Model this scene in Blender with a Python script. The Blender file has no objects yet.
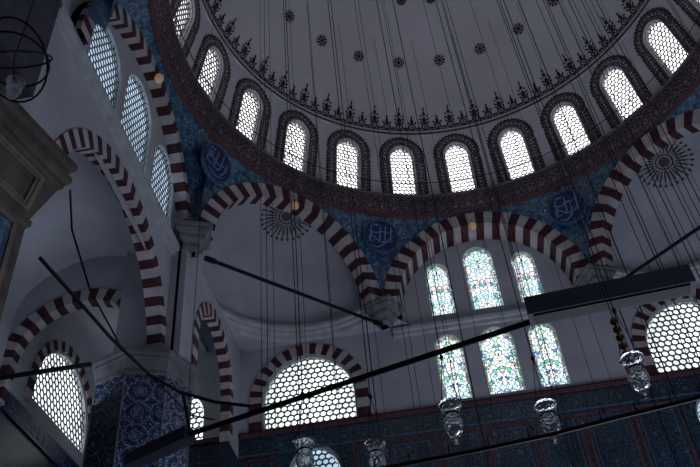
import bpy, math, random
from mathutils import Vector, Matrix
from mathutils.geometry import tessellate_polygon
random.seed(4)
S=bpy.context.scene; COL=S.collection
S.view_settings.view_transform='Standard'
PI=math.pi
def V(*a): return Vector(a)
# ---------------------------------------------------------------- camera basis (eye at z=0; everything is lifted by 1.6 m at the end)
CX,CY=-2.3796,-11.7666; YAW,PIT,ROL=1.6507,0.7269,-0.1034; FPX=795.13
cf=V(math.cos(YAW)*math.cos(PIT),math.sin(YAW)*math.cos(PIT),math.sin(PIT))
r0=V(math.sin(YAW),-math.cos(YAW),0); u0=r0.cross(cf)
cr=r0*math.cos(ROL)+u0*math.sin(ROL); cu=-r0*math.sin(ROL)+u0*math.cos(ROL)
def at(u,v,dy=None,z=None):
    d=cf+cr*((u-350)/FPX)-cu*((v-233.5)/FPX)
    t=dy/d.y if dy is not None else z/d.z
    return V(CX,CY,0)+d*t
# ---------------------------------------------------------------- materials
def newmat(n):
    m=bpy.data.materials.new(n); m.use_nodes=True; nt=m.node_tree
    return m,nt,nt.nodes['Principled BSDF'],nt.nodes['Material Output']
def N(nt,t,**k):
    n=nt.nodes.new(t)
    for a,b in k.items(): setattr(n,a,b)
    return n
def plain(n,c,rough=.8,var=.12,scale=2.,metal=0,spec=.3):
    m,nt,b,o=newmat(n)
    g=N(nt,'ShaderNodeNewGeometry'); no=N(nt,'ShaderNodeTexNoise'); no.inputs['Scale'].default_value=scale; no.inputs['Detail'].default_value=5
    nt.links.new(g.outputs['Position'],no.inputs['Vector'])
    r=N(nt,'ShaderNodeValToRGB'); r.color_ramp.elements[0].position=.3; r.color_ramp.elements[1].position=.7
    r.color_ramp.elements[0].color=tuple(x*(1-var) for x in c)+(1,); r.color_ramp.elements[1].color=tuple(min(1,x*(1+var)) for x in c)+(1,)
    nt.links.new(no.outputs['Fac'],r.inputs['Fac']); nt.links.new(r.outputs['Color'],b.inputs['Base Color'])
    b.inputs['Roughness'].default_value=rough; b.inputs['Metallic'].default_value=metal; b.inputs['Specular IOR Level'].default_value=spec
    return m
def ramp(nt,src,stops,const=True):
    r=N(nt,'ShaderNodeValToRGB'); cr_=r.color_ramp
    if const: cr_.interpolation='CONSTANT'
    cr_.elements[0].position=stops[0][0]; cr_.elements[0].color=tuple(stops[0][1])+(1,)
    cr_.elements[1].position=stops[1][0]; cr_.elements[1].color=tuple(stops[1][1])+(1,)
    for p,c in stops[2:]:
        e=cr_.elements.new(p); e.color=tuple(c)+(1,)
    nt.links.new(src,r.inputs['Fac']); return r.outputs['Color']
def tile(n,scale,stops,stops2,mixf=.5,rough=.3,sc2=4.3,rnd=.75):
    """glazed tiles: a repeating flower medallion with foliage between, in metres of the surface's own UV"""
    m,nt,b,o=newmat(n); uv=N(nt,'ShaderNodeUVMap')
    no=N(nt,'ShaderNodeTexNoise'); no.inputs['Scale'].default_value=scale*2.5; nt.links.new(uv.outputs[0],no.inputs['Vector'])
    va=N(nt,'ShaderNodeVectorMath',operation='MULTIPLY_ADD'); nt.links.new(no.outputs['Color'],va.inputs[0]); va.inputs[1].default_value=(.22/scale,)*3; nt.links.new(uv.outputs[0],va.inputs[2])
    v=N(nt,'ShaderNodeTexVoronoi',voronoi_dimensions='2D'); v.inputs['Scale'].default_value=scale; v.inputs['Randomness'].default_value=0.
    w=N(nt,'ShaderNodeTexVoronoi',voronoi_dimensions='2D'); w.inputs['Scale'].default_value=scale*sc2; w.inputs['Randomness'].default_value=rnd
    nt.links.new(va.outputs[0],v.inputs['Vector']); nt.links.new(va.outputs[0],w.inputs['Vector'])
    a=ramp(nt,v.outputs['Distance'],stops); c=ramp(nt,w.outputs['Distance'],stops2)
    mx=N(nt,'ShaderNodeMix',data_type='RGBA'); mx.inputs['Factor'].default_value=mixf
    nt.links.new(a,mx.inputs[6]); nt.links.new(c,mx.inputs[7])
    g=N(nt,'ShaderNodeNewGeometry'); n2=N(nt,'ShaderNodeTexNoise'); n2.inputs['Scale'].default_value=.7; nt.links.new(g.outputs['Position'],n2.inputs['Vector'])
    mr=N(nt,'ShaderNodeMapRange'); mr.inputs['From Min'].default_value=.3; mr.inputs['From Max'].default_value=.7; mr.inputs['To Min'].default_value=.55; mr.inputs['To Max'].default_value=1.25; nt.links.new(n2.outputs['Fac'],mr.inputs['Value'])
    vm=N(nt,'ShaderNodeVectorMath',operation='SCALE'); nt.links.new(mx.outputs[2],vm.inputs[0]); nt.links.new(mr.outputs[0],vm.inputs['Scale'])
    nt.links.new(vm.outputs[0],b.inputs['Base Color']); b.inputs['Roughness'].default_value=rough
    return m
def emis(n,c,s,lo=.75):
    m,nt,b,o=newmat(n)
    uv=N(nt,'ShaderNodeNewGeometry'); no=N(nt,'ShaderNodeTexNoise'); no.inputs['Scale'].default_value=.8
    nt.links.new(uv.outputs['Position'],no.inputs['Vector'])
    col=ramp(nt,no.outputs['Fac'],[(.35,[x*lo for x in c]),(.65,c)],False)
    b.inputs['Base Color'].default_value=(.3,.3,.3,1)
    nt.links.new(col,b.inputs['Emission Color']); b.inputs['Emission Strength'].default_value=s
    return m
def stained(n,s,stops,scale,edge,mirror=True,rings=True):
    """leaded glass: a mirrored pattern of curved panes and roundels, in metres of the pane's own UV"""
    m,nt,b,o=newmat(n); uv=N(nt,'ShaderNodeUVMap')
    ab=N(nt,'ShaderNodeVectorMath',operation='ABSOLUTE'); nt.links.new(uv.outputs[0],ab.inputs[0]); src=ab.outputs[0] if mirror else uv.outputs[0]
    no=N(nt,'ShaderNodeTexNoise'); no.inputs['Scale'].default_value=5; nt.links.new(src,no.inputs['Vector'])
    va=N(nt,'ShaderNodeVectorMath',operation='MULTIPLY_ADD'); nt.links.new(no.outputs['Color'],va.inputs[0]); va.inputs[1].default_value=(.16,.16,.16); nt.links.new(src,va.inputs[2]); wv=va.outputs[0]
    v=N(nt,'ShaderNodeTexVoronoi',voronoi_dimensions='2D'); v.inputs['Scale'].default_value=scale
    e=N(nt,'ShaderNodeTexVoronoi',voronoi_dimensions='2D',feature='DISTANCE_TO_EDGE'); e.inputs['Scale'].default_value=scale
    for x in (v,e): nt.links.new(wv,x.inputs['Vector'])
    sep=N(nt,'ShaderNodeSeparateColor'); nt.links.new(v.outputs['Color'],sep.inputs[0])
    col=ramp(nt,sep.outputs[0],stops)
    k=N(nt,'ShaderNodeMath',operation='GREATER_THAN'); k.inputs[1].default_value=edge; nt.links.new(e.outputs['Distance'],k.inputs[0])
    fac=k.outputs[0]
    if rings:
        r=N(nt,'ShaderNodeTexVoronoi',voronoi_dimensions='2D'); r.inputs['Scale'].default_value=1.9; r.inputs['Randomness'].default_value=0; nt.links.new(wv,r.inputs['Vector'])
        rr=ramp(nt,r.outputs['Distance'],[(0,(1,1,1)),(.12,(0,0,0)),(.155,(1,1,1)),(.3,(0,0,0)),(.335,(1,1,1)),(.52,(0,0,0)),(.55,(1,1,1))])
        mm=N(nt,'ShaderNodeMath',operation='MULTIPLY'); nt.links.new(fac,mm.inputs[0]); nt.links.new(rr,mm.inputs[1]); fac=mm.outputs[0]
    mx=N(nt,'ShaderNodeMix',data_type='RGBA'); nt.links.new(fac,mx.inputs[0]); mx.inputs[6].default_value=(.02,.035,.04,1); nt.links.new(col,mx.inputs[7])
    nt.links.new(mx.outputs[2],b.inputs['Emission Color']); b.inputs['Emission Strength'].default_value=s; b.inputs['Base Color'].default_value=(.05,.05,.05,1)
    return m
M={}
M['plaster']=plain('pale_plaster',(.40,.41,.46),.9,.14,.9)
M['dome']=plain('dome_plaster',(.53,.515,.55),.9,.07,.5)
M['stone']=plain('light_stone',(.44,.45,.48),.75,.2,3)
M['stone_dark']=plain('dark_grey_stone',(.16,.16,.18),.75,.3,3)
M['beige']=plain('brown_stone',(.105,.09,.075),.7,.35,3)
M['beige_light']=plain('brown_stone_frame',(.19,.16,.125),.7,.3,3)
M['shade']=plain('dark_corner_block',(.05,.05,.065),.7,.3,3)  # near-black colour standing in for the darkness at upper left, no wood panelling
M['housing']=plain('blue_grey_metal',(.06,.075,.11),.5,.2,3)
M['vwhite']=plain('cream_voussoir',(.43,.405,.42),.8,.2,2)
M['vred']=plain('maroon_voussoir',(.06,.018,.028),.8,.35,4)
M['redline']=plain('red_paint',(.1,.045,.05),.8,.2,4)
M['black']=plain('black_paint',(.035,.025,.03),.8,.3,6)
M['faded']=plain('faded_umber_paint',(.09,.075,.085),.8,.3,6)
M['iron']=plain('black_iron',(.012,.012,.015),.5,.2,8,.6)
M['wire']=plain('dark_wire',(.02,.02,.022),.6,.1,8)
M['brass']=plain('aged_brass',(.3,.18,.06),.4,.3,9,.8)
M['bulb']=emis('ochre_bulb_glow',(.8,.4,.1),.2)
M['grille']=plain('plaster_grille',(.07,.075,.085),.8,.15,3)  # white plaster coloured dark grey: its backlit shade is put into the colour
M['carpet']=plain('red_carpet',(.12,.04,.04),.95,.3,1)
M['pane_dome']=emis('bright_sky_glass',(1,1,1),2.6,.9)
M['pane_big']=emis('daylight_glass',(.86,.96,.96),1.9,.55)
M['pane_dim']=emis('bluish_glass',(.5,.68,.85),1.25,.6)
M['stained']=stained('stained_glass',1.5,[(0,(.15,.5,.4)),(.08,(.72,.93,1)),(.3,(.97,1,1)),(.74,(.5,.8,.92)),(.86,(.75,.45,.5)),(.9,(.14,.2,.5)),(.95,(.55,.85,.65))],8.5,.075)
M['stained_edge']=stained('stained_border',.9,[(0,(.06,.4,.2)),(.25,(.5,.18,.2)),(.45,(.6,.85,.85)),(.65,(.12,.2,.55)),(.85,(.6,.65,.4))],13,.1,False,False)
navy=(.006,.012,.035); blue=(.015,.045,.13); turq=(.03,.14,.2); wht=(.3,.38,.45)
M['pend']=tile('pendentive_tiles',1.3,[(0,(.4,.48,.55)),(.06,navy),(.13,(.04,.2,.28)),(.2,(.24,.38,.46)),(.24,(.03,.08,.22)),(.42,(.02,.08,.2)),(.5,(.2,.34,.42)),(.55,(.04,.2,.28))],[(0,(.42,.5,.55)),(.14,(.02,.07,.2)),(.32,(.04,.19,.27)),(.47,(.01,.035,.1))],.55,.35,4.6)
M['tile']=tile('wall_tiles',1.7,[(0,(.24,.32,.36)),(.05,navy),(.1,(.1,.18,.24)),(.14,navy),(.24,(.025,.1,.13)),(.3,navy),(.38,(.09,.14,.18)),(.42,navy),(.5,(.012,.04,.09))],[(0,(.22,.3,.34)),(.13,navy),(.3,(.02,.06,.08)),(.5,navy)],.55,.3,5.5)
M['ptile']=tile('pillar_tiles',1.9,[(0,(.4,.48,.58)),(.06,navy),(.1,(.4,.48,.58)),(.14,blue),(.22,(.3,.38,.5)),(.26,navy),(.4,(.02,.05,.18)),(.48,(.3,.38,.5)),(.53,navy)],[(0,(.45,.5,.6)),(.17,navy),(.3,blue),(.45,(.12,.18,.3)),(.55,navy)],.5,.25,4.)
M['scroll']=tile('painted_scroll_band',2.4,[(0,(.36,.32,.34)),(.07,(.03,.02,.03)),(.13,(.3,.26,.28)),(.17,(.04,.03,.035)),(.4,(.16,.11,.12)),(.45,(.03,.02,.03))],[(0,(.36,.33,.35)),(.17,(.04,.025,.03)),(.4,(.08,.04,.045)),(.5,(.025,.02,.025))],.55,.8)
M['scroll2']=tile('painted_scroll_surround',5.5,[(0,(.45,.41,.43)),(.1,(.04,.03,.035)),(.16,(.2,.12,.13)),(.22,(.03,.02,.03))],[(0,(.45,.42,.44)),(.3,(.03,.02,.03)),(.5,(.09,.045,.05))],.55,.8,2.6)
M['rounddisc']=plain('navy_glaze',(.008,.02,.09),.3,.3,6)
M['script']=plain('pale_blue_script',(.06,.11,.2),.5,.2,6)
M['script_pale']=plain('white_script',(.14,.22,.42),.5,.15,6)
def glassmat():
    m,nt,b,o=newmat('lamp_glass'); b.inputs['Base Color'].default_value=(.95,.97,1,1)
    no=N(nt,'ShaderNodeTexNoise'); no.inputs['Scale'].default_value=60
    r=N(nt,'ShaderNodeMapRange'); r.inputs['To Min'].default_value=.0; r.inputs['To Max'].default_value=.12
    nt.links.new(no.outputs['Fac'],r.inputs['Value']); nt.links.new(r.outputs[0],b.inputs['Roughness'])
    v=N(nt,'ShaderNodeTexVoronoi'); v.inputs['Scale'].default_value=70; bp=N(nt,'ShaderNodeBump'); bp.inputs['Strength'].default_value=.6; bp.inputs['Distance'].default_value=.004
    g=N(nt,'ShaderNodeTexCoord'); nt.links.new(g.outputs['Object'],v.inputs['Vector']); nt.links.new(v.outputs['Distance'],bp.inputs['Height']); nt.links.new(bp.outputs[0],b.inputs['Normal'])
    b.inputs['Transmission Weight'].default_value=.95; b.inputs['IOR'].default_value=1.4
    return m
M['glass']=glassmat()
# ---------------------------------------------------------------- mesh builder
class MB:
    def __init__(s): s.v=[];s.uv=[];s.f=[];s.m=[]
    def add(s,p,uv=(0,0)): s.v.append(Vector(p)); s.uv.append(uv); return len(s.v)-1
    def face(s,ids,m=0): s.f.append(tuple(ids)); s.m.append(m)
    def quad(s,pts,m=0,uvs=None):
        ids=[s.add(p,uvs[i] if uvs else (p[0]+p[1],p[2])) for i,p in enumerate(pts)]; s.face(ids,m)
    def box(s,fr,u0,u1,v0,v1,w0,w1,m=0):
        for q in (((u0,v0,w0),(u1,v0,w0),(u1,v1,w0),(u0,v1,w0)),((u0,v0,w1),(u1,v0,w1),(u1,v1,w1),(u0,v1,w1)),
                  ((u0,v0,w0),(u1,v0,w0),(u1,v0,w1),(u0,v0,w1)),((u0,v1,w0),(u1,v1,w0),(u1,v1,w1),(u0,v1,w1)),
                  ((u0,v0,w0),(u0,v1,w0),(u0,v1,w1),(u0,v0,w1)),((u1,v0,w0),(u1,v1,w0),(u1,v1,w1),(u1,v0,w1))):
            s.quad([fr(*x) for x in q],m,[(x[0]+x[2],x[1]) for x in q])
    def lathe(s,c,prof,n=32,a0=0,a1=2*PI,m=0,ms=None,rot=0):
        k=n+1; rows=[]; L=0;rr=max(p[0] for p in prof)
        for j,(r,z) in enumerate(prof):
            if j: L+=math.hypot(r-prof[j-1][0],z-prof[j-1][1])
            rows.append([s.add((c[0]+r*math.cos(a0+rot+(a1-a0)*i/n),c[1]+r*math.sin(a0+rot+(a1-a0)*i/n),c[2]+z),((a1-a0)*i/n*rr,L)) for i in range(k)])
        for j in range(len(prof)-1):
            mm=ms[j] if ms else m
            for i in range(n): s.face((rows[j][i],rows[j][i+1],rows[j+1][i+1],rows[j+1][i]),mm)
    def tube(s,pts,r,n=6,m=0):
        pts=[Vector(p) for p in pts]; rows=[]; L=len(pts); prev=None
        for i,p in enumerate(pts):
            t=(pts[min(i+1,L-1)]-pts[max(i-1,0)]).normalized()
            if prev is None:
                a=V(0,0,1) if abs(t.z)<.9 else V(1,0,0); x=t.cross(a).normalized()
            else: x=(prev-t*prev.dot(t)).normalized()
            prev=x; y=t.cross(x); ri=r[i] if isinstance(r,(list,tuple)) else r
            rows.append([s.add(p+x*ri*math.cos(2*PI*k/n)+y*ri*math.sin(2*PI*k/n)) for k in range(n)])
        for j in range(L-1):
            for k in range(n): s.face((rows[j][k],rows[j][(k+1)%n],rows[j+1][(k+1)%n],rows[j+1][k]),m)
        s.face(rows[0][::-1],m); s.face(rows[-1],m)
    def ribbon(s,f,pts,wd,m=0,closed=False):
        n=len(pts); A=[];B=[]
        for i,(x,y) in enumerate(pts):
            if closed: a=pts[i-1]; b=pts[(i+1)%n]
            else: a=pts[max(i-1,0)]; b=pts[min(i+1,n-1)]
            dx,dy=b[0]-a[0],b[1]-a[1]; l=math.hypot(dx,dy) or 1
            w=wd[i] if isinstance(wd,(list,tuple)) else wd
            nx,ny=-dy/l*w/2,dx/l*w/2
            A.append(s.add(f(x+nx,y+ny),(x+nx,y+ny))); B.append(s.add(f(x-nx,y-ny),(x-nx,y-ny)))
        for i in range(n if closed else n-1): s.face((A[i],A[(i+1)%n],B[(i+1)%n],B[i]),m)
    def blob(s,f,cx,cy,rx,ry,n=10,m=0,rot=0):
        c=s.add(f(cx,cy),(cx,cy)); ids=[]
        for i in range(n):
            a=2*PI*i/n; x=rx*math.cos(a); y=ry*math.sin(a)
            X=cx+x*math.cos(rot)-y*math.sin(rot); Y=cy+x*math.sin(rot)+y*math.cos(rot); ids.append(s.add(f(X,Y),(X,Y)))
        for i in range(n): s.face((c,ids[i],ids[(i+1)%n]),m)
    def poly(s,fr,outer,holes,w0,w1,m=0,uo=0):
        loops=[outer]+list(holes); flat=[p for l in loops for p in l]
        tris=tessellate_polygon([[V(p[0],p[1],0) for p in l] for l in loops])
        for w in (w0,w1):
            b=len(s.v)
            for p in flat: s.add(fr(p[0],p[1],w),(p[0]-uo,p[1]))
            for t in tris: s.face([b+i for i in t],m)
        for l in loops:
            for i in range(len(l)):
                a=l[i]; c=l[(i+1)%len(l)]
                s.quad([fr(a[0],a[1],w0),fr(c[0],c[1],w0),fr(c[0],c[1],w1),fr(a[0],a[1],w1)],m,[(a[0],a[1]),(c[0],c[1]),(c[0]+(w1-w0),c[1]),(a[0]+(w1-w0),a[1])])
    def build(s,name,mats,parent=None,origin=None,smooth=False):
        if origin is not None: o0=Vector(origin)
        else: o0=ORG.get(parent.name,V(0,0,0)) if parent else V(0,0,0)
        me=bpy.data.meshes.new(name); me.from_pydata([tuple(v-o0) for v in s.v],[],s.f)
        uvl=me.uv_layers.new(name='UVMap')
        for l in me.loops: uvl.data[l.index].uv=s.uv[l.vertex_index]
        for mt in (mats if isinstance(mats,(list,tuple)) else [mats]): me.materials.append(mt)
        for p,mi in zip(me.polygons,s.m): p.material_index=mi; p.use_smooth=smooth
        me.validate(); me.update()
        o=bpy.data.objects.new(name,me); COL.objects.link(o)
        if parent: o.parent=parent
        else: o.location=o0 if origin is not None else (0,0,0)
        ORG[o.name]=o0
        return o
ORG={}
def thing(name,label,cat,loc,group=None):
    o=bpy.data.objects.new(name,None); COL.objects.link(o); o.location=loc; o.empty_display_size=.2
    ORG[o.name]=Vector(loc); return tag(o,label,cat,group)
def tag(o,label,cat,group=None):
    o['label']=label; o['category']=cat
    if group: o['group']=group
    return o
TN=[0]
def st(o): o['kind']='structure'; return o
def trim(mb,mats,label=None,smooth=False):
    TN[0]+=1; o=st(mb.build('trim_%d'%TN[0],mats,smooth=smooth))
    if label: o['label']=label
    return o
def dup(root,loc,label=None,rz=None):
    r=root.copy(); COL.objects.link(r); r.location=loc
    if rz is not None: r.rotation_euler=(0,0,rz)
    if label: r['label']=label
    for ch in list(root.children):
        c=ch.copy(); COL.objects.link(c); c.parent=r
        for g in ch.children:
            d=g.copy(); COL.objects.link(d); d.parent=c
    return r
# ---------------------------------------------------------------- frames and arches
def frame(O,X,Nn,Vv=(0,0,1)):
    O,X,Nn,Vv=Vector(O),Vector(X),Vector(Nn),Vector(Vv)
    return lambda u,v,w=0.: O+X*u+Vv*v+Nn*w
QW=frame((0,8.4,0),(1,0,0),(0,1,0))
WA=frame((-7.87,0,0),(0,1,0),(-1,0,0))
WW=frame((-8.15,0,0),(0,1,0),(-1,0,0))
SW=frame((-7.75,0,0),(0,1,0),(-1,0,0))
OW=frame((-12.2,0,0),(0,1,0),(-1,0,0))
TW=frame((0,3.2,0),(1,0,0),(0,1,0))
def octf(azd,ap=7.6):
    a=math.radians(azd); return frame((ap*math.cos(a),ap*math.sin(a),0),(math.sin(a),-math.cos(a),0),(math.cos(a),math.sin(a),0))
def arc(cx,zs,hw,e=0.,b=0.,n=24):
    c=e*hw; R=hw+c+b; fa=math.acos(-c/R); pts=[]
    for i in range(n//2+1): a=PI+(fa-PI)*i/(n//2); pts.append((cx+c+R*math.cos(a),zs+R*math.sin(a)))
    return pts+[(2*cx-x,z) for x,z in pts[-2::-1]]
def aloop(cx,zb,hw,zs,e=0.,b=0.,n=24):
    return [(cx-hw-b,zb)]+arc(cx,zs,hw,e,b,n)+[(cx+hw+b,zb)]
def inside(cx,zb,hw,zs,e):
    c=e*hw
    def f(u,v):
        u=abs(u-cx)
        if v<zb or u>hw: return False
        return v<=zs or (u+c)**2+(v-zs)**2<=(hw+c)**2
    return f
def voussoirs(fr,cx,zs,rin,rout,n,depth,stilt=0,e=0.,prot=.03,sh=.32):
    mb=MB(); k=4; tot0=n*k if (n*k)%2==0 else n*k+1; I=arc(cx,zs,rin,e,0,tot0); tot=len(I)-1; O=arc(cx,zs,rin,e,rout-rin,tot)
    segs=[]
    for i in range(n):
        a=round(tot*i/n); b=round(tot*(i+1)/n); segs.append((I[a:b+1],O[a:b+1],i%2))
    ns=int(round(stilt/sh))
    for j in range(ns):
        z1=zs-sh*j; z0=z1-sh; c=(j+1)%2
        segs.append(([(cx-rin,z0),(cx-rin,z1)],[(cx-rout,z0),(cx-rout,z1)],c)); segs.append(([(cx+rin,z1),(cx+rin,z0)],[(cx+rout,z1),(cx+rout,z0)],c))
    for A,B,mi in segs:
        mi=1-mi
        for i in range(len(A)-1):
            a,b,c,d=A[i],A[i+1],B[i+1],B[i]
            mb.quad([fr(*a,-prot),fr(*b,-prot),fr(*c,-prot),fr(*d,-prot)],mi)
            mb.quad([fr(*a,-prot),fr(*b,-prot),fr(*b,depth),fr(*a,depth)],mi)
            mb.quad([fr(*d,-prot),fr(*c,-prot),fr(*c,.1),fr(*d,.1)],mi)
            mb.quad([fr(*a,depth),fr(*b,depth),fr(*c,depth),fr(*d,depth)],mi)
    return mb
VM=[M['vred'],M['vwhite']]
def grille(fr,cx,zb,hw,zs,e,cell,hole,w,th=.05):
    mb=MB(); ins=inside(cx,zb,hw,zs,e); top=zs+math.sqrt((hw+e*hw)**2-(e*hw)**2)
    dy=cell*math.sqrt(3)/2; j=0; y=zb+cell*.25
    while y<top:
        x=cx-hw-cell+(cell/2 if j%2 else 0)+((hw+cell)%cell)
        while x<cx+hw+cell:
            if ins(x,y):
                def clip(px,py):
                    if ins(px,py): return px,py
                    lo,hi=0.,1.
                    for _ in range(9):
                        t=(lo+hi)/2
                        if ins(x+(px-x)*t,y+(py-y)*t): lo=t
                        else: hi=t
                    return x+(px-x)*lo,y+(py-y)*lo
                oo=[];ii=[];bb=[]
                for k in range(6):
                    a=PI/6+PI/3*k; R=cell/math.sqrt(3)*1.002
                    p=clip(x+R*math.cos(a),y+R*math.sin(a)); oo.append(mb.add(fr(p[0],p[1],w),p))
                for k in range(12):
                    a=PI/6+PI/6*k; R=hole*cell/2*(1.06 if k%2==0 else 1.)
                    p=clip(x+R*math.cos(a),y+R*math.sin(a)); ii.append(mb.add(fr(p[0],p[1],w),p)); bb.append(mb.add(fr(p[0],p[1],w+th),p))
                for k in range(6):
                    a,b,c=ii[2*k],ii[2*k+1],ii[(2*k+2)%12]
                    mb.face((oo[k],oo[(k+1)%6],c,b,a))
                for k in range(12): mb.face((ii[k],ii[(k+1)%12],bb[(k+1)%12],bb[k]))
            x+=cell
        y+=dy; j+=1
    return mb
WN=[0]
def window(fr,cx,zb,hw,zs,e,cell,hole,w,pane,fm='stone',fw=.07,gr=True,th=.05):
    WN[0]+=1
    mb=MB(); mb.poly(fr,aloop(cx,zb-fw*.2,hw,zs,e,.02),[aloop(cx,zb+fw,hw-fw,zs,e*1.)],w-.05,w+.1)
    f=st(mb.build('window_%d'%WN[0],M[fm]))
    h2=hw-fw
    if gr: grille(fr,cx,zb+fw,h2,zs,e,cell,hole,w,th).build('grille',M['grille'],f)
    else:
        mb=MB(); mb.poly(fr,aloop(cx,zb+fw,h2,zs,e),[aloop(cx,zb+fw+.075,h2-.07,zs,e)],w+.07,w+.095); mb.build('stained_border',M['stained_edge'],f)
    mb=MB(); L=aloop(cx,zb,hw,zs,e); mb.poly(fr,L,[],w+.1,w+.13,0,cx); mb.build('pane',M[pane],f)
    return f
# ================================================================= DOME
ZC,RD=17.8,7.5
def dpt(az,arcl,off=.02):
    ph=arcl/RD; r=(RD-off)*math.cos(ph); return V(r*math.cos(az),r*math.sin(az),ZC+(RD-off)*math.sin(ph))
mb=MB(); ph0=math.asin((20.6-ZC)/RD); ph00=ph0*RD
mb.lathe((0,0,0),[(RD*math.cos(ph0+(PI/2-ph0)*i/28)+1e-4,ZC+RD*math.sin(ph0+(PI/2-ph0)*i/28)) for i in range(29)],96)
st(mb.build('ceiling',M['dome'],smooth=True))
DA=math.radians(7.5); b0,t0=V(0,7.5,18.1),V(0,6.96,20.62); tv=(t0-b0); TL=tv.length; tv.normalize(); nn=V(1,0,0).cross(tv); nn=nn if nn.y>0 else -nn
def drum(az):
    R=Matrix.Rotation(az-PI/2,4,'Z'); return lambda u,v,w=0.: R@(b0+V(1,0,0)*u+tv*v+nn*w)
hb,ht=7.5*math.tan(DA)*1.0,6.96*math.tan(DA)
HW,ZB,ZS=.41,.14,1.66
mb=MB()
for k in range(24):
    f=drum(math.radians(15*k)); mb.poly(f,[(-hb,0),(-ht,TL),(ht,TL),(hb,0)],[aloop(0,ZB,HW,ZS,.12)],0,.3)
st(mb.build('wall_drum',M['dome']))
f=drum(PI/2)
w0=window(f,0,ZB,HW,ZS,.12,.15,.88,.12,'pane_dome',fw=.03,th=.04)
for k in range(1,24):
    d=dup(w0,(0,0,0),rz=math.radians(15*k)); d.name='window_%d'%(k+1)
WN[0]=24
mb=MB()
for k in range(24):
    f=drum(math.radians(15*k)); O=arc(0,ZS,HW+.02,.12,.31,40); I=arc(0,ZS,HW+.02,.12,.035,40)
    st_=[.03+.12*i for i in range(12)]
    O=[(-HW-.33,y) for y in st_]+O+[(HW+.33,y) for y in st_[::-1]]
    I=[(-HW-.055,y) for y in st_]+I+[(HW+.055,y) for y in st_[::-1]]
    g=lambda a,b:f(a,b,-.014)
    for i in range(len(O)-1):
        mb.quad([f(*I[i],-.012),f(*I[i+1],-.012),f(*O[i+1],-.012),f(*O[i],-.012)],0,[I[i],I[i+1],O[i+1],O[i]])
    mb.ribbon(g,O,.05,1); mb.ribbon(g,I,.035,2)
    g=lambda a,b:f(a,b,-.016)
    for i in range(1,len(O)-1):
        if 11<i<len(O)-12 and i%2: continue
        x,y=O[i]; mb.blob(g,x*1.03,y+(.02 if y>ZS else 0),.045,.045,6,1)
    J=[((a[0]+b[0])/2,(a[1]+b[1])/2) for a,b in zip(O,I)]
    for i in range(1,len(J)-1):
        if 11<i<len(J)-12 and i%3: continue
        mb.blob(g,J[i][0],J[i][1],.038,.038,5,3)
trim(mb,[M['scroll2'],M['black'],M['redline'],M['vwhite']])
mb=MB()
n=192
for a0_,wd,m_ in ((.03,.07,1),(.17,.035,0)):
    for i in range(n):
        a,b=2*PI*i/n,2*PI*(i+1)/n
        mb.quad([dpt(a,ph00+a0_),dpt(b,ph00+a0_),dpt(b,ph00+a0_+wd),dpt(a,ph00+a0_+wd)],m_)
U=96
for k in range(U):
    az=2*PI*k/U; rr=RD*math.cos(ph0+.05); g=lambda x,y: dpt(az+x/rr,ph00+y,.025); big=k%2==0
    circ=[(.11*math.cos(2*PI*i/10),.32+.1*math.sin(2*PI*i/10)) for i in range(10)]; mb.ribbon(g,circ,.055,0,True)
    mb.blob(g,0,.32,.04,.04,6,0)
    for s_ in (-1,1):
        mb.blob(g,s_*.18,.26,.06,.045,6,0,s_*.6)
        mb.blob(g,s_*.12,.47,.07,.035,6,0,s_*.8)
    if big:
        mb.blob(g,0,.55,.08,.14,8,0); mb.blob(g,0,.8,.065,.08,8,0); mb.blob(g,-.11,.73,.06,.03,6,0,-.5); mb.blob(g,.11,.73,.06,.03,6,0,.5); mb.blob(g,0,.97,.03,.1,6,0)
        for s_ in (-1,1): mb.blob(g,s_*.13,.6,.07,.035,6,0,s_*.7)
    else: mb.blob(g,0,.52,.06,.12,8,0); mb.blob(g,0,.68,.035,.07,6,0)
trim(mb,[M['black'],M['redline']])
def star(name,az,h,label,r=.2):
    ph=math.asin((h-ZC)/RD); mb=MB(); rr=RD*math.cos(ph); g=lambda x,y: dpt(az+x/rr,ph*RD+y,.022)
    mb.blob(g,0,0,.07,.07,10,0)
    for i in range(8):
        a=2*PI*i/8; mb.blob(g,.14*r/.2*math.cos(a),.14*r/.2*math.sin(a),.06,.038,8,0,a)
        a+=PI/8; mb.blob(g,.19*r/.2*math.cos(a),.19*r/.2*math.sin(a),.022,.022,5,0,a)
    mb.ribbon(g,[(.1*math.cos(2*PI*i/16),.1*math.sin(2*PI*i/16)) for i in range(16)],.015,0,True)
    o=mb.build(name,M['black'],origin=g(0,0)); tag(o,label,'painted star',('lower' if h<23.5 else 'upper')+' ring of small painted dome stars')
for azd in (45,60,75,90,105,120,135,150): star('painted_star',math.radians(azd),22.85,'small dark eight-petalled star painted on the pale dome, in the ring above the lace border')
for azd in (60,75,90,105,120,135): star('painted_star',math.radians(azd),24.2,'small dark star painted high on the dome above the first star ring',.17)
mb=MB(); prof=[(7.68,17.33),(7.6,17.4),(7.58,17.46),(7.42,17.72),(7.32,17.95),(7.28,17.97),(7.28,18.07),(7.34,18.1),(7.6,18.1)]
mb.lathe((0,0,0),prof,144,ms=[2,2,0,0,2,1,1,1]); trim(mb,[M['scroll'],M['stone_dark'],M['redline']])
rail=thing('iron_railing','thin black iron rail running round the foot of the dome windows','railing',(0,0,18.1))
mb=MB(); mb.tube([(7.3*math.cos(2*PI*i/96),7.3*math.sin(2*PI*i/96),18.62) for i in range(97)],.014,5); mb.build('rail',M['iron'],rail)
mb=MB(); mb.tube([(0,0,18.08),(0,0,18.62)],.012,4); post=mb.build('post',M['iron'],rail)
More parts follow.
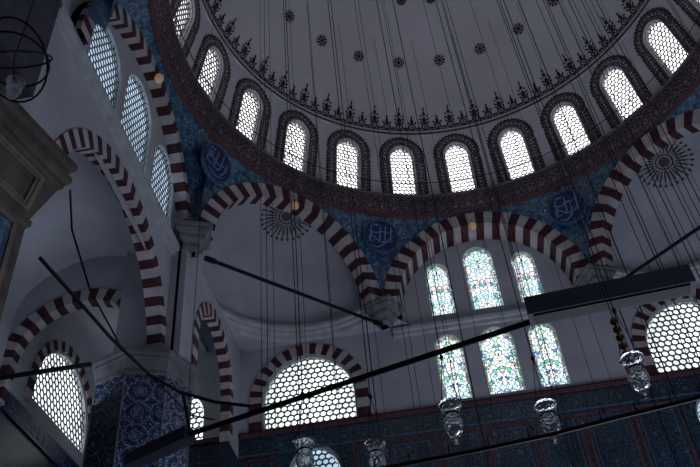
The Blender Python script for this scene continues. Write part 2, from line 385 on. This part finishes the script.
for i in range(48):
    a=2*PI*(i+.5)/48; p=post if i==0 else post.copy()
    if i: COL.objects.link(p)
    p.location=(7.3*math.cos(a),7.3*math.sin(a),0)
# ================================================================= PENDENTIVES
ZSP=14.2; RO=3.12; RI=2.64; WZ=13.65; WR=3.64
mb=MB(); nt_=32; nr=8; allrows=[]
for k in range(8):
    F=octf(45*k)
    for i in range(nt_+1):
        if k==4:
            th=-math.cos(PI*i/nt_); t=th*3.6; zb=min(WZ+math.sqrt(max(0,WR**2-t*t)),17.33)
            B=WA(t,zb,0); az=PI+math.radians(-22.5)*th
        else:
            t=-3.148*math.cos(PI*i/nt_); zb=min(ZSP+math.sqrt(max(0,3.148**2-t*t)),17.36)
            B=F(t,zb,0); az=math.atan2(B.y,B.x)
        T=V(7.64*math.cos(az),7.64*math.sin(az),17.42); row=[]
        for j in range(nr+1):
            s_=j/nr; p=B.lerp(T,s_); q=Vector((p.x,p.y,0)); bul=.10*math.sin(PI*s_)*(T-B).length/3.3
            q=q.normalized()*(q.length+bul); row.append(mb.add((q.x,q.y,p.z),(t+8*k,p.z)))
        allrows.append((row,az))
order=[]
for k in range(7,-1,-1): order+=allrows[k*(nt_+1):(k+1)*(nt_+1)]
for i in range(len(order)):
    a=order[i][0]; b=order[(i+1)%len(order)][0]
    for j in range(nr): mb.face((a[j],b[j],b[j+1],a[j+1]))
st(mb.build('wall_pendentives',M['pend'],smooth=True))
trim(voussoirs(WA,0,WZ,3.24,3.62,39,.28,0),VM,'tall striped arch framing the three high lattice windows at the left')
for azd,lab in ((135,'striped arch in front of the left half dome, below the dome ring'),(90,'wide striped arch above the six stained-glass windows'),(45,'striped arch in front of the right half dome at the picture edge')):
    trim(voussoirs(octf(azd),0,ZSP,RI,RO,33,.8 if azd==90 else .4,0),VM,lab)
SC=[ [[(.02+sx,.34),(sx,.1),(sx-.02,-.12),(sx-.08,-.2)] for sx in (.28,.12,-.02,-.28)]+[[(.34,-.14),(.1,-.22),(-.1,-.17),(-.2,-.02),(-.3,0),(-.36,-.1),(-.28,-.2),(-.18,-.14)],[(.38,.02),(.2,-.1),(0,-.32),(-.15,-.38),(-.3,-.3)],[(-.05,.38),(-.1,.3),(-.14,.38),(-.19,.3),(-.24,.4)],[(.36,.2),(.2,.1),(.02,.16),(-.16,.06),(-.36,.18)]],
     [[(.35,.24),(.32,.0),(.26,-.2),(.14,-.26)],[(.18,.38),(.15,.1),(.12,-.14),(.0,-.2),(-.12,-.14)],[(-.02,.36),(-.05,.05),(-.08,-.12)],[(-.06,-.14),(-.18,.04),(-.32,.04),(-.38,-.08),(-.26,-.18),(-.1,-.12)],[(-.14,.34),(-.2,.24),(-.26,.34),(-.33,.24)],[(.28,-.28),(.0,-.4),(-.28,-.28)],[(-.16,.2),(-.3,.14),(-.38,.2)],[(.4,.0),(.2,.06),(.04,-.04),(-.2,.1),(-.4,.06)]],
     [[(.38,.04),(.27,.16),(.16,.02),(.26,-.1),(.1,-.14),(-.05,-.1),(-.06,.08),(-.16,.12),(-.22,-.06),(-.38,-.1)],[(.1,.4),(.08,.12)],[(-.08,.4),(-.12,.16)],[(.32,-.22),(.12,-.34),(-.1,-.34),(-.28,-.26),(-.36,-.12)],[(-.24,.34),(-.3,.1)],[(.28,.32),(.2,.24),(.3,.2)],[(.34,-.08),(.1,-.24),(-.16,-.2),(-.34,.02)],[(.0,.3),(-.06,.24),(-.02,.2)]]]
def smooth(p):
    for _ in range(3):
        if len(p)<3: return p
        q=[p[0]]
        for a,b in zip(p,p[1:]): q+=[(a[0]*.75+b[0]*.25,a[1]*.75+b[1]*.25),(a[0]*.25+b[0]*.75,a[1]*.25+b[1]*.75)]
        p=q+[p[-1]]
    return p
for qi,(azd,lab) in enumerate(((157.5,'navy calligraphy roundel between the tall left arch and the left half-dome arch'),(112.5,'navy calligraphy roundel between the left half-dome arch and the stained-glass arch'),(67.5,'navy calligraphy roundel between the stained-glass arch and the right half-dome arch'))):
    a=math.radians(azd); rad=V(math.cos(a),math.sin(a),0); T=(V(0,0,1)*.983-rad*.185); Nn=(rad*.983+V(0,0,1)*.185); X=V(math.sin(a),-math.cos(a),0); c=rad*7.63+V(0,0,16.48)
    fr=frame(c,X,Nn,T); R=.58
    root=thing('calligraphy_roundel',lab,'roundel',c)
    circ=lambda r,n=48:[(r*math.cos(2*PI*i/n),r*math.sin(2*PI*i/n)) for i in range(n)]
    mb=MB(); mb.poly(fr,circ(R-.03),[],.0,.1); mb.build('disc',M['rounddisc'],root)
    mb=MB(); mb.poly(fr,circ(R),[circ(R-.03)],-.02,.1); mb.build('rim',M['script'],root)
    mb=MB(); g=lambda x,y: fr(x*1.15,y*1.15,-.012)
    for s_ in SC[(qi+1)%3 if qi!=1 else 0]:
        s_=smooth(s_); n=len(s_); mb.ribbon(g,s_,[.012+.036*math.sin(PI*min(1,(i+.5)/n)) for i in range(n)])
    mb.blob(g,.05,-.43,.02,.02,4); mb.blob(g,-.2,.12,.018,.018,4); mb.blob(g,.4,.1,.018,.018,4); mb.blob(g,.2,.42,.018,.018,4); mb.blob(g,-.4,-.2,.018,.018,4)
    mb.build('script',M['script_pale'],root)
# ================================================================= EXEDRAE
def exedra(azd,xl):
    nm='west' if azd==135 else 'east'
    a=math.radians(azd); E=V(7.6*math.cos(a),7.6*math.sin(a),ZSP); r=3.05
    mb=MB(); mb.lathe(E,[(r*math.cos(PI/2*i/16)+1e-4,r*math.sin(PI/2*i/16)) for i in range(17)],40,a-PI/2,a+PI/2)
    st(mb.build('wall_exedra_%s'%nm,M['plaster'],smooth=True))
    mb=MB(); mb.lathe(E,[(r,.16),(r-.26,.14),(r-.28,.02),(r-.2,-.03),(r-.2,-.1),(r-.1,-.16),(r-.08,-.26),(r,-.32)],40,a-PI/2,a+PI/2); trim(mb,M['stone'])
    mb=MB(); A=[];n=40
    for i in range(n+1):
        th=a-PI/2+PI*i/n; p=V(E.x+r*math.cos(th),E.y+r*math.sin(th),13.9)
        d=V(math.cos(th),math.sin(th),0); t=9.
        if d.y>1e-3: t=min(t,(8.4-E.y)/d.y)
        if d.x*xl>1e-3: t=min(t,(xl-E.x)/d.x)
        q=V(E.x+d.x*t,E.y+d.y*t,13.86)
        if t>6: q=V(p.x,p.y,13.8)
        A.append([mb.add(p.lerp(q,s)) for s in (0,.33,.66,1)])
    for i in range(n):
        for j in range(3): mb.face((A[i][j],A[i+1][j],A[i+1][j+1],A[i][j+1]))
    st(mb.build('wall_squinch_%s'%nm,M['plaster'],smooth=True))
    dirn=V(-.36,.78,2.9).normalized() if azd==135 else V(.6,.95,2.85).normalized(); X=dirn.cross(V(0,0,1)).normalized(); Y=X.cross(dirn)
    def g(x,y): return E+(dirn*r*1+X*x+Y*y).normalized()*(r-.02)
    mb=MB()
    for i in range(28):
        t=2*PI*i/28; mb.blob(g,.52*math.cos(t),.52*math.sin(t),.24,.034,8,0,t); mb.blob(g,.82*math.cos(t),.82*math.sin(t),.07,.045,6,1,t)
    mb.ribbon(g,[(.25*math.cos(2*PI*i/24),.25*math.sin(2*PI*i/24)) for i in range(24)],.05,1,True); mb.blob(g,0,0,.18,.18,12,0)
    tag(mb.build('sunburst_medallion',[M['faded'],M['redline']],origin=g(0,0)),'dark radiating sunburst painted inside the %s half dome'%('left' if azd==135 else 'right'),'painted medallion')
    F=octf(azd); rd=thing('tie_rod','straight black iron tie rod across the opening of the %s half dome'%('left' if azd==135 else 'right'),'tie rod',F(0,13.35,-.1))
    mb=MB(); mb.tube([F(-2.85,13.35,-.1),F(2.85,13.35,-.1)],.05,8); mb.build('rod',M['iron'],rd)
    for s_ in(-1,1):
        mb=MB(); mb.tube([F(s_*2.6,13.35,-.1),F(s_*2.9,13.35,-.1)],.075,8); mb.build('end_collar',M['iron'],rd)
exedra(135,-7.75); exedra(45,7.75)
for i,azd in enumerate((157.5,112.5,67.5)):
    a=math.radians(azd); c=(8.36*math.cos(a),8.36*math.sin(a),0); mb=MB()
    mb.lathe(c,[(.16,13.5),(.3,13.58),(.3,13.7),(.46,13.82),(.46,13.94),(.62,14.05),(.62,14.12),(.7,14.14),(.7,14.22),(.1,14.22)],4,rot=a)
    trim(mb,M['stone_dark'],('stone corbel carrying the left half-dome arch beside the tall left arch','stone corbel between the left half dome and the stained-glass wall','stone corbel between the stained-glass wall and the right half dome')[i])
# ================================================================= QIBLA WALL
qw=[(-1.36,14.1,.4,15.72),(0.0,14.1,.5,16.05),(1.38,14.1,.39,15.7),(-1.43,11.15,.43,12.94),(-.03,11.15,.54,12.84),(1.34,11.15,.43,12.9)]
big=[(-5.69,11.0,1.38,11.95),(5.5,11.0,1.38,11.95)]
low=[(-5.6,7.5,.75,9.6),(5.4,7.5,.75,9.6)]
side=[(-9.75,11.05,.95,11.9)]
holes=[aloop(c,zb,h,zs,.12) for c,zb,h,zs in qw]+[aloop(c,zb,h,zs,.04) for c,zb,h,zs in big+side]+[aloop(c,zb,h,zs,.15) for c,zb,h,zs in low]
mb=MB(); mb.poly(QW,[(-12.6,-1.6),(-12.6,17.4),(12.6,17.4),(12.6,-1.6)],holes,0,.4); st(mb.build('wall_north',M['plaster']))
for c,zb,h,zs in qw: window(QW,c,zb,h,zs,.12,.1,.8,.06,'stained',fw=.03,gr=False)
for c,zb,h,zs in big: window(QW,c,zb,h,zs,.04,.19,.86,.12,'pane_big',fw=.04)
for c,zb,h,zs in side: window(QW,c,zb,h,zs,.04,.19,.86,.12,'pane_big',fw=.04)
for c,zb,h,zs in low: window(QW,c,zb,h,zs,.15,.18,.84,.15,'pane_dim',fw=.07)
for (c,lab) in ((-5.69,'small striped arch over the large lattice window below the left half dome'),(5.5,'striped arch over the lattice window at the right picture edge')):
    trim(voussoirs(QW,c,11.95,1.4,1.76,25,.1,.9,.04,sh=.3,prot=.05),VM,lab)
mb=MB(); mb.poly(QW,[(-12.1,3),(-12.1,10.9),(12.5,10.9),(12.5,3)],[aloop(c,zb,h,zs,.15) for c,zb,h,zs in low],-.04,-.005); st(mb.build('wall_tiles_north',M['tile']))
mb=MB(); mb.box(QW,-12.1,12.5,10.88,10.98,-.12,0,0); mb.box(QW,-12.1,12.5,10.98,11.04,-.08,0,1); mb.box(QW,-12.1,12.5,10.3,10.35,-.055,0,2); trim(mb,[M['redline'],M['vred'],M['script']])
mb=MB(); mb.box(QW,-3.0,3.0,13.62,13.74,-.22,0); mb.box(QW,-3.0,3.0,13.5,13.62,-.12,0); trim(mb,M['stone'])
mb=MB(); g=lambda a,b:QW(a,b,-.05)
xs=(-7.6,-6.6,-4.6,-3.6,-2.2,-.9,.4,1.7,3.0,4.3,6.4,7.4)
for a_,b_ in zip(xs,xs[1:]):
    if b_-a_>1.9: zt=5.2
    else: zt=10.2
    for z0_,z1_ in ((5,7.2),(7.35,10.2)):
        if zt<6: continue
        q=[(a_+.06,z0_),(b_-.06,z0_),(b_-.06,z1_),(a_+.06,z1_)]
        mb.poly(QW,q,[[(a_+.13,z0_+.07),(b_-.13,z0_+.07),(b_-.13,z1_-.07),(a_+.13,z1_-.07)]],-.07,-.03,1)
        mb.poly(QW,[(a_+.2,z0_+.14),(b_-.2,z0_+.14),(b_-.2,z1_-.14),(a_+.2,z1_-.14)],[[(a_+.22,z0_+.16),(b_-.22,z0_+.16),(b_-.22,z1_-.16),(a_+.22,z1_-.16)]],-.05,-.03,0)
trim(mb,[M['script'],M['redline']])
# ================================================================= WEST WALL (left)
ww=[(-1.92,13.98,.8,15.1),(0.0,13.98,.86,15.6),(1.92,13.98,.76,15.3)]
LS=9.95; lr=2.88
mb=MB(); out=[(-9,LS),(-9,17.3),(3.8,17.3),(3.8,LS)]+arc(0,LS,lr+.12,0,0,40)[::-1]
mb.poly(WW,out,[aloop(c,zb,h,zs,.08) for c,zb,h,zs in ww],0,.3); st(mb.build('wall_west',M['plaster']))
for c,zb,h,zs in ww: window(WW,c,zb,h,zs,.08,.17,.88,.04,'pane_dim',fw=.03,th=.02)
trim(voussoirs(WW,0,LS,lr,3.25,41,.32,0),VM,'wide striped arch opening into the side aisle beside the tiled pillar')
mb=MB(); mb.box(WW,-4.2,3.5,13.5,13.66,-.2,0); mb.box(WW,-4.2,3.5,13.38,13.5,-.1,0); trim(mb,M['stone'])
mb=MB(); mb.poly(SW,[(3.0,10.3),(3.0,13.84),(8.4,13.84),(8.4,10.3)]+[(7.32,10.3)]+arc(5.75,11.5,1.57,.05,0,24)[::-1]+[(4.18,10.3)],[],0,.22); st(mb.build('wall_corner_west',M['plaster']))
mb=MB(); mb.box(SW,7.3,8.4,-1.6,10.3,0,.25); st(mb.build('wall_pier_northwest',M['tile']))
trim(voussoirs(SW,5.75,11.5,1.52,1.86,25,.24,1.2,.05,sh=.3),VM,'narrow striped arch between the tiled pillar and the large lattice window')
# aisle
mb=MB(); mb.poly(OW,[(-9,-1.6),(-9,14),(8.4,14),(8.4,-1.6)],[aloop(6.45,10.95,1.7,11.35,.04)],0,.4); st(mb.build('wall_aisle_west',M['plaster']))
window(OW,6.45,10.95,1.7,11.35,.04,.21,.87,.08,'pane_big',fw=.04,th=.03)
trim(voussoirs(OW,6.45,11.35,1.72,2.0,25,.1,.6,.04,sh=.3,prot=.05),VM,'striped arch around the lattice window deep in the left aisle')
mb=MB(); mb.poly(OW,[(-9,3),(-9,10.5),(8.4,10.5),(8.4,3)],[],-.04,-.005); st(mb.build('wall_tiles_aisle',M['tile']))
mb=MB(); mb.box(OW,3.5,8.3,9.9,10.35,-.1,-.045); cb=tag(mb.build('calligraphy_band',M['rounddisc'],origin=OW(5.9,10,-.05)),'navy tile band of pale script below the aisle lattice window','inscription')
mb=MB(); g=lambda x,y:OW(x,y-.1,-.11); x=3.7
while x<8.1:
    k=random.random()
    mb.ribbon(g,smooth([(x,10.15),(x+.12,10.1),(x+.25,10.18),(x+.3,10.28)]),.035)
    if k>.4: mb.ribbon(g,[(x+.1,10.4),(x+.09,10.12)],.035)
    else: mb.ribbon(g,smooth([(x+.1,10.3),(x+.18,10.36),(x+.22,10.27),(x+.12,10.25)]),.028)
    x+=.3
mb.build('script',M['script_pale'],cb)
mb=MB(); T=[(-12.2,LS),(-12.2,14),(-8.4,14),(-8.4,LS)]+[(-8.75,LS)]+arc(-10.4,10.9,1.65,0,0,24)[::-1]+[(-12.05,LS)]
mb.poly(TW,T,[],0,.25); st(mb.build('wall_aisle_cross',M['plaster']))
trim(voussoirs(TW,-10.4,10.9,1.6,1.95,25,.28,.9,0,sh=.3),VM,'striped arch crossing the side aisle behind the tiled pillar')
mb=MB(); n=20
pr=[(-10.2-2.0*math.cos(PI*i/n),12.3+1.6*math.sin(PI*i/n)) for i in range(n+1)]
for i in range(n):
    a,b=pr[i],pr[i+1]; mb.quad([(a[0],-9,a[1]),(b[0],-9,b[1]),(b[0],3.2,b[1]),(a[0],3.2,a[1])])
st(mb.build('wall_aisle_vault',M['plaster'],smooth=True))
mb=MB(); mb.box(frame((0,0,0),(1,0,0),(0,1,0)),-13,-8.8,14,14.2,-9,8.4); st(mb.build('ceiling_aisle',M['plaster']))
rd=thing('tie_rod','black tie rod from the tiled pillar across the side aisle','tie rod',(-10.9,3.1,10.55)); mb=MB(); mb.tube([(-12.2,3.1,10.5),(-9.9,3.1,10.5)],.06,8); mb.build('rod',M['iron'],rd)
# pillars
c=(-8.75,3.62); R=1.14; z0,z1=9.7,10.3
root=thing('octagonal_pillar','octagonal pillar clad in dark blue floral tiles with grey capital','pillar',(c[0],c[1],-1.6)); H=z1-z0
mb=MB(); mb.lathe((c[0],c[1],0),[(R,-1.2),(R,z0+.03)],8); mb.build('shaft',M['ptile'],root)
q=[(1.14,0),(1.17,.02),(1.17,.14),(1.15,.18),(1.22,.6),(1.24,.62),(1.24,.75),(1.28,.85),(1.28,1.),(.5,1.)]
mb=MB(); mb.lathe((c[0],c[1],0),[(r,z0+H*z) for r,z in q],8); mb.build('capital',M['stone_dark'],root)
mb=MB(); mb.lathe((c[0],c[1],0),[(1.4,-1.6),(1.4,-1.35),(1.2,-1.2)],8); mb.build('base',M['stone_dark'],root)
for i in range(8):
    a=PI/4*i; x=c[0]+R*math.cos(a); y=c[1]+R*math.sin(a); mb=MB(); mb.tube([(x,y,-1.2),(x,y,z0)],.022,6); mb.build('edge_bead',M['stone_dark'],root)
# near square pier with slanted, panelled cornice
fd=math.radians(-13.5); va=math.radians(31.5); c=V(-7.33,-3.6,0)-V(math.cos(va),math.sin(va),0)*2.26
root=thing('square_pier','nearer pier with brown slanted panelled stone cornice at the left edge','pillar',(c.x,c.y,-1.6))
mb=MB(); mb.lathe(c,[(1.77,-1.2),(1.77,8.22)],4,rot=va); mb.build('shaft',M['beige'],root)
mb=MB(); mb.lathe(c,[(1.76,8.15),(1.84,8.2),(1.84,8.3),(1.8,8.33),(2.1,9.08),(2.16,9.1),(2.16,9.2),(2.26,9.24),(2.26,9.36),(2.2,9.36),(2.2,9.5),(2.3,9.54),(2.3,9.66),(.5,9.66)],4,rot=va); mb.build('cornice',M['beige'],root)
mb=MB(); mb.lathe(c,[(2.1,-1.6),(2.1,-1.35),(1.8,-1.2)],4,rot=va); mb.build('base',M['beige'],root)
s2=math.sqrt(.5); n_=V(math.cos(fd),math.sin(fd),0); X=V(-math.sin(fd),math.cos(fd),0)
pb=c+n_*(1.8*s2)+V(0,0,8.33); pt=c+n_*(2.1*s2)+V(0,0,9.08); Y=(pt-pb); L_=Y.length; Y=Y/L_; nr_=X.cross(Y); nr_=nr_ if nr_.dot(n_)>0 else -nr_
fr=frame(pb,X,-nr_,Y)
for k,(d0,wd) in enumerate(((.1,.05),(.2,.03))):
    lp=lambda d:[(-1.27+d,d*.7),(1.27-d,d*.7),(1.27-d+.0,L_-d*.7),(-1.27+d,L_-d*.7)]
    mb=MB(); mb.poly(fr,lp(d0),[lp(d0+wd*1.6)],-.03,.02); mb.build('panel_frame',M['beige_light'],root)
fr=frame(c+n_*(1.77*s2),X,-n_)
mb=MB(); mb.box(fr,-1.1,1.0,-1,8.05,-.02,.02); mb.build('tile_panel',M['pend'],root)
mb=MB(); mb.poly(fr,[(-1.17,-1.05),(1.07,-1.05),(1.07,8.12),(-1.17,8.12)],[[(-1.09,-1),(.99,-1),(.99,8.04),(-1.09,8.04)]],-.04,.02); mb.build('panel_frame',M['beige_light'],root)
mb=MB(); mb.box(WW,3.0,4.2,10.3,14.1,-.25,1.2); st(mb.build('wall_pier_west',M['plaster']))
mb=MB(); mb.box(WW,-9,-5.0,9.7,17.3,-.75,-.05); st(mb.build('wall_dark_block_west',M['shade']))  # block added to make the upper-left corner dark
mb=MB(); mb.box(WW,-5.0,-3.1,9.3,LS,0,.3); st(mb.build('wall_pier_southwest',M['plaster']))
W0=frame((0,0,0),(1,0,0),(0,1,0))
mb=MB(); mb.box(W0,-13.2,13.2,-1.8,-1.6,-16,9); st(mb.build('floor',M['carpet']))
mb=MB(); mb.box(W0,-13,13,-1.6,18,-16,-15.7); st(mb.build('wall_south',M['plaster']))
mb=MB(); mb.box(W0,12.6,13,-1.6,18,-16,8.8); st(mb.build('wall_east',M['plaster']))
mb=MB(); mb.box(W0,-13,-12.6,-1.6,18,-16,-9); st(mb.build('wall_southwest',M['plaster']))
mb=MB()
sq=[(-13,-16),(13,-16),(13,9),(-13,9)]; mb.poly(frame((0,0,17.45),(1,0,0),(0,0,1),(0,1,0)),sq,[[(8.3*math.cos(2*PI*i/48),8.3*math.sin(2*PI*i/48)) for i in range(48)]],0,.2); st(mb.build('ceiling_roof',M['plaster']))
# ================================================================= HANGING THINGS
for azd,lab in ((180,'tall left'),(135,'left half-dome'),(90,'stained-glass')):
    F=octf(azd); c=F(0,16.72,-.1) if azd!=180 else F(0,16.75,.15); rt=thing('arch_lamp','small ochre lamp hanging under the crown of the %s arch'%lab,'lamp',c)
    mb=MB(); mb.lathe(c,[(.001,-.16),(.09,-.13),(.12,-.03),(.1,.06),(.04,.1),(.001,.1)],12); mb.build('bulb',M['bulb'],rt,smooth=True)
    mb=MB(); mb.tube([c+V(0,0,.08),c+V(0,0,.2)],.02,6); mb.build('stem',M['iron'],rt)
def lamp(label):
    rt=thing('oil_lamp',label,'lamp',(0,0,0),'glass oil lamps hanging below the iron ring')
    k=.9; P=lambda q:[(r*k,z*k) for r,z in q]
    mb=MB(); mb.lathe((0,0,0),P([(.0005,-.125),(.016,-.123),(.02,-.112),(.008,-.1),(.022,-.088),(.04,-.06),(.05,-.03),(.05,0),(.042,.03),(.044,.05),(.058,.085),(.066,.108),(.063,.108),(.054,.085),(.039,.05),(.037,.03),(.045,0),(.045,-.03),(.034,-.06),(.0005,-.075)]),28); mb.build('glass_bowl',M['glass'],rt,smooth=True)
    mb=MB(); mb.lathe((0,0,0),P([(.043,.036),(.046,.04),(.043,.046)]),24); mb.build('rim_band',M['iron'],rt)
    for i in range(3):
        mb=MB(); a=2*PI*i/3+.3; mb.tube([(.058*math.cos(a),.058*math.sin(a),.09),(0,0,.36)],.0018,4); mb.build('lamp_chain',M['wire'],rt)
    mb=MB(); mb.tube([(0,0,.36),(0,0,11)],.003,5); mb.build('wire',M['wire'],rt)
    mb=MB(); mb.lathe((0,0,0),[(.0005,.34),(.012,.36),(.004,.38)],8); mb.build('ring',M['iron'],rt)
    return rt
L=[((550,422),'glass oil lamp second from the right, hanging right of the centre'),((638,376),'highest glass oil lamp, beneath the ornate chain at the right'),((453,422),'glass oil lamp hanging below the left stained-glass windows'),((377,460),'glass oil lamp cut by the bottom edge, right of the lattice window'),((305,458),'leftmost glass oil lamp, in front of the low window')]
l0=lamp(L[0][1])
for i,((u,v),lab) in enumerate(L):
    p=at(u,v,z=1.8)
    if i==0: l0.location=p
    else: dup(l0,p,lab)
A=at(130,462,z=2.6); B=at(692,279,z=2.6); rt=thing('lighting_bar','long black bar slanting across the view with a thick box housing at each end','lighting bar',(A+B)/2)
def boxbar(p,q,w,h):
    mb=MB(); d=(q-p).normalized(); s_=d.cross(V(0,0,1)).normalized(); fr=frame(p,d,s_); l=(q-p).length; mb.box(fr,0,l,-h/2,h/2,-w/2,w/2)
    return mb
P1=at(190,434,z=2.6); P2=at(527,312,z=2.64); R2=at(530,322,z=2.6)
mb=MB(); mb.tube([P1,R2],.018,8); mb.build('rod',M['iron'],rt)
dv=(B-P2).normalized()
mb=boxbar(P2,B,.13,.12); mb.build('housing',M['housing'],rt)
mb=boxbar(P2+dv*.03+V(0,0,-.062),B-dv*.03+V(0,0,-.062),.09,.01); mb.build('cover_strip',M['iron'],rt)
boxbar(A,P1,.1,.09).build('housing',M['housing'],rt)
for t in (.12,.42,.76,.97):
    mb=MB(); p=A.lerp(B,t); mb.tube([p,p+V(0,0,10)],.0028,4); mb.build('suspension_wire',M['wire'],rt)
ring=[at(u,v,z=1.72) for u,v in ((330,478),(390,467),(470,452),(550,435),(620,417),(690,400),(740,385))]
rt=thing('chandelier_rim','thin black iron chandelier rim with small hooks at the lower right','chandelier',ring[3])
mb=MB(); mb.tube(ring,.011,6); mb.build('rim',M['iron'],rt)
for i in range(len(ring)-1):
    for t in (.25,.75):
        p=ring[i].lerp(ring[i+1],t); mb=MB(); mb.tube([p,p+V(0,0,.05),p+V(.02,0,.065),p+V(.03,0,.04)],.004,5); mb.build('hook',M['iron'],rt)
c1=[at(*q,z=2.7) for q in ((40,258),(75,297),(110,337),(150,375),(180,392),(215,402),(250,406))]
rt=thing('chandelier_rim','curved black iron chandelier rim passing in front of the tiled pillar','chandelier',c1[3]); mb=MB(); mb.tube(c1,.011,6); mb.build('rim',M['iron'],rt)
mb=MB(); mb.tube([at(70,190,z=3.2),at(72,230,z=3.1),at(90,290,z=2.9),at(120,345,z=2.8),at(160,385,z=2.7),at(190,415,z=2.65),at(215,420,z=2.6)],.006,6); mb.build('cable',M['wire'],rt)
mb=MB(); mb.tube([at(183,392,z=2.7),at(190,432,z=2.6)],.011,6); mb.build('bracket',M['iron'],rt)
p=at(613,318,z=2.3); rt=thing('ornate_chain','black turned chain ornament hanging above the highest glass lamp','chain ornament',p)
mb=MB(); prof=[]
for i in range(7): z=-.05*i; prof+=[(.006,z),(.02,z-.012),(.022,z-.03),(.006,z-.045)]
mb.lathe(p,prof,10); mb.build('turned_beads',M['brass'],rt,smooth=True); mb=MB(); mb.tube([p,p+V(0,0,10)],.003,5); mb.build('wire',M['wire'],rt)
c=at(14,60,z=8.2); rt=thing('hoop_lamp','round black iron hoop lamp with a glass cup at the upper left corner','lamp',c)
for tl in (0,.7,-.5):
    mb=MB(); mb.tube([c+V(.4*math.cos(2*PI*i/28),.4*math.sin(2*PI*i/28),tl*math.sin(2*PI*i/28)*.6) for i in range(29)],.014,5); mb.build('hoop',M['iron'],rt)
mb=MB(); q=c+V(.12,0,-.6); mb.lathe(q,[(.001,-.15),(.05,-.13),(.09,0),(.08,.06),(.11,.14)],16); mb.build('glass_cup',M['glass'],rt,smooth=True)
mb=MB(); mb.tube([q+V(0,0,.1),c+V(0,0,.0),c+V(0,0,5)],.01,5); mb.build('wire',M['wire'],rt)
lab='thin dark wire hanging straight down from the dome'
def wire(x,y,z0,r):
    rr=math.hypot(x,y); z1=ZC+math.sqrt(max(.1,RD*RD-rr*rr)) if rr<6.9 else 14
    mb=MB(); mb.tube([(x,y,z0),(x,y,z1)],r,4); tag(mb.build('hanging_wire',M['wire'],origin=(x,y,z0)),lab,'wire','thin wires hanging from the dome')
for i in range(24):
    a=2*PI*(i+.5)/24+.07*random.random(); wire(5.0*math.cos(a),5.0*math.sin(a),1.2,.006)
for i in range(12):
    a=2*PI*i/12+.2; wire(2.6*math.cos(a),2.6*math.sin(a)-.5,1.2,.0055)
for i in range(8): wire(-1.2+random.random()*3.2,-4.5-random.random()*2,1.2,.0045)
# ================================================================= LIGHT
w=bpy.data.worlds.new('w'); S.world=w; w.use_nodes=True; w.node_tree.nodes['Background'].inputs[0].default_value=(.3,.4,.6,1); w.node_tree.nodes['Background'].inputs[1].default_value=.3
def area(loc,rot,size,e,c):
    l=bpy.data.lights.new('area','AREA'); l.energy=e; l.size=size; l.color=c; o=bpy.data.objects.new('fill_area',l); COL.objects.link(o); o.location=loc; o.rotation_euler=rot  # added fill lamps without fittings, standing in for bounced daylight
area((2.2,.5,-1),(PI,0,0),8,700,(.75,.81,1))
area((2,-14,8),(math.radians(105),0,0),6,45,(.75,.8,1))
area((-10.4,2,9.2),(PI,0,0),2,16,(.75,.85,1))
cam=bpy.data.cameras.new('cam'); co=bpy.data.objects.new('camera',cam); COL.objects.link(co); S.camera=co
cam.sensor_width=36; cam.lens=FPX/700*36; cam.clip_start=.02
co.matrix_world=Matrix(((cr.x,cu.x,-cf.x,CX),(cr.y,cu.y,-cf.y,CY),(cr.z,cu.z,-cf.z,0),(0,0,0,1)))
bpy.context.view_layer.update()
for o in list(COL.objects):
    if o.parent is None: o.location.z+=1.6
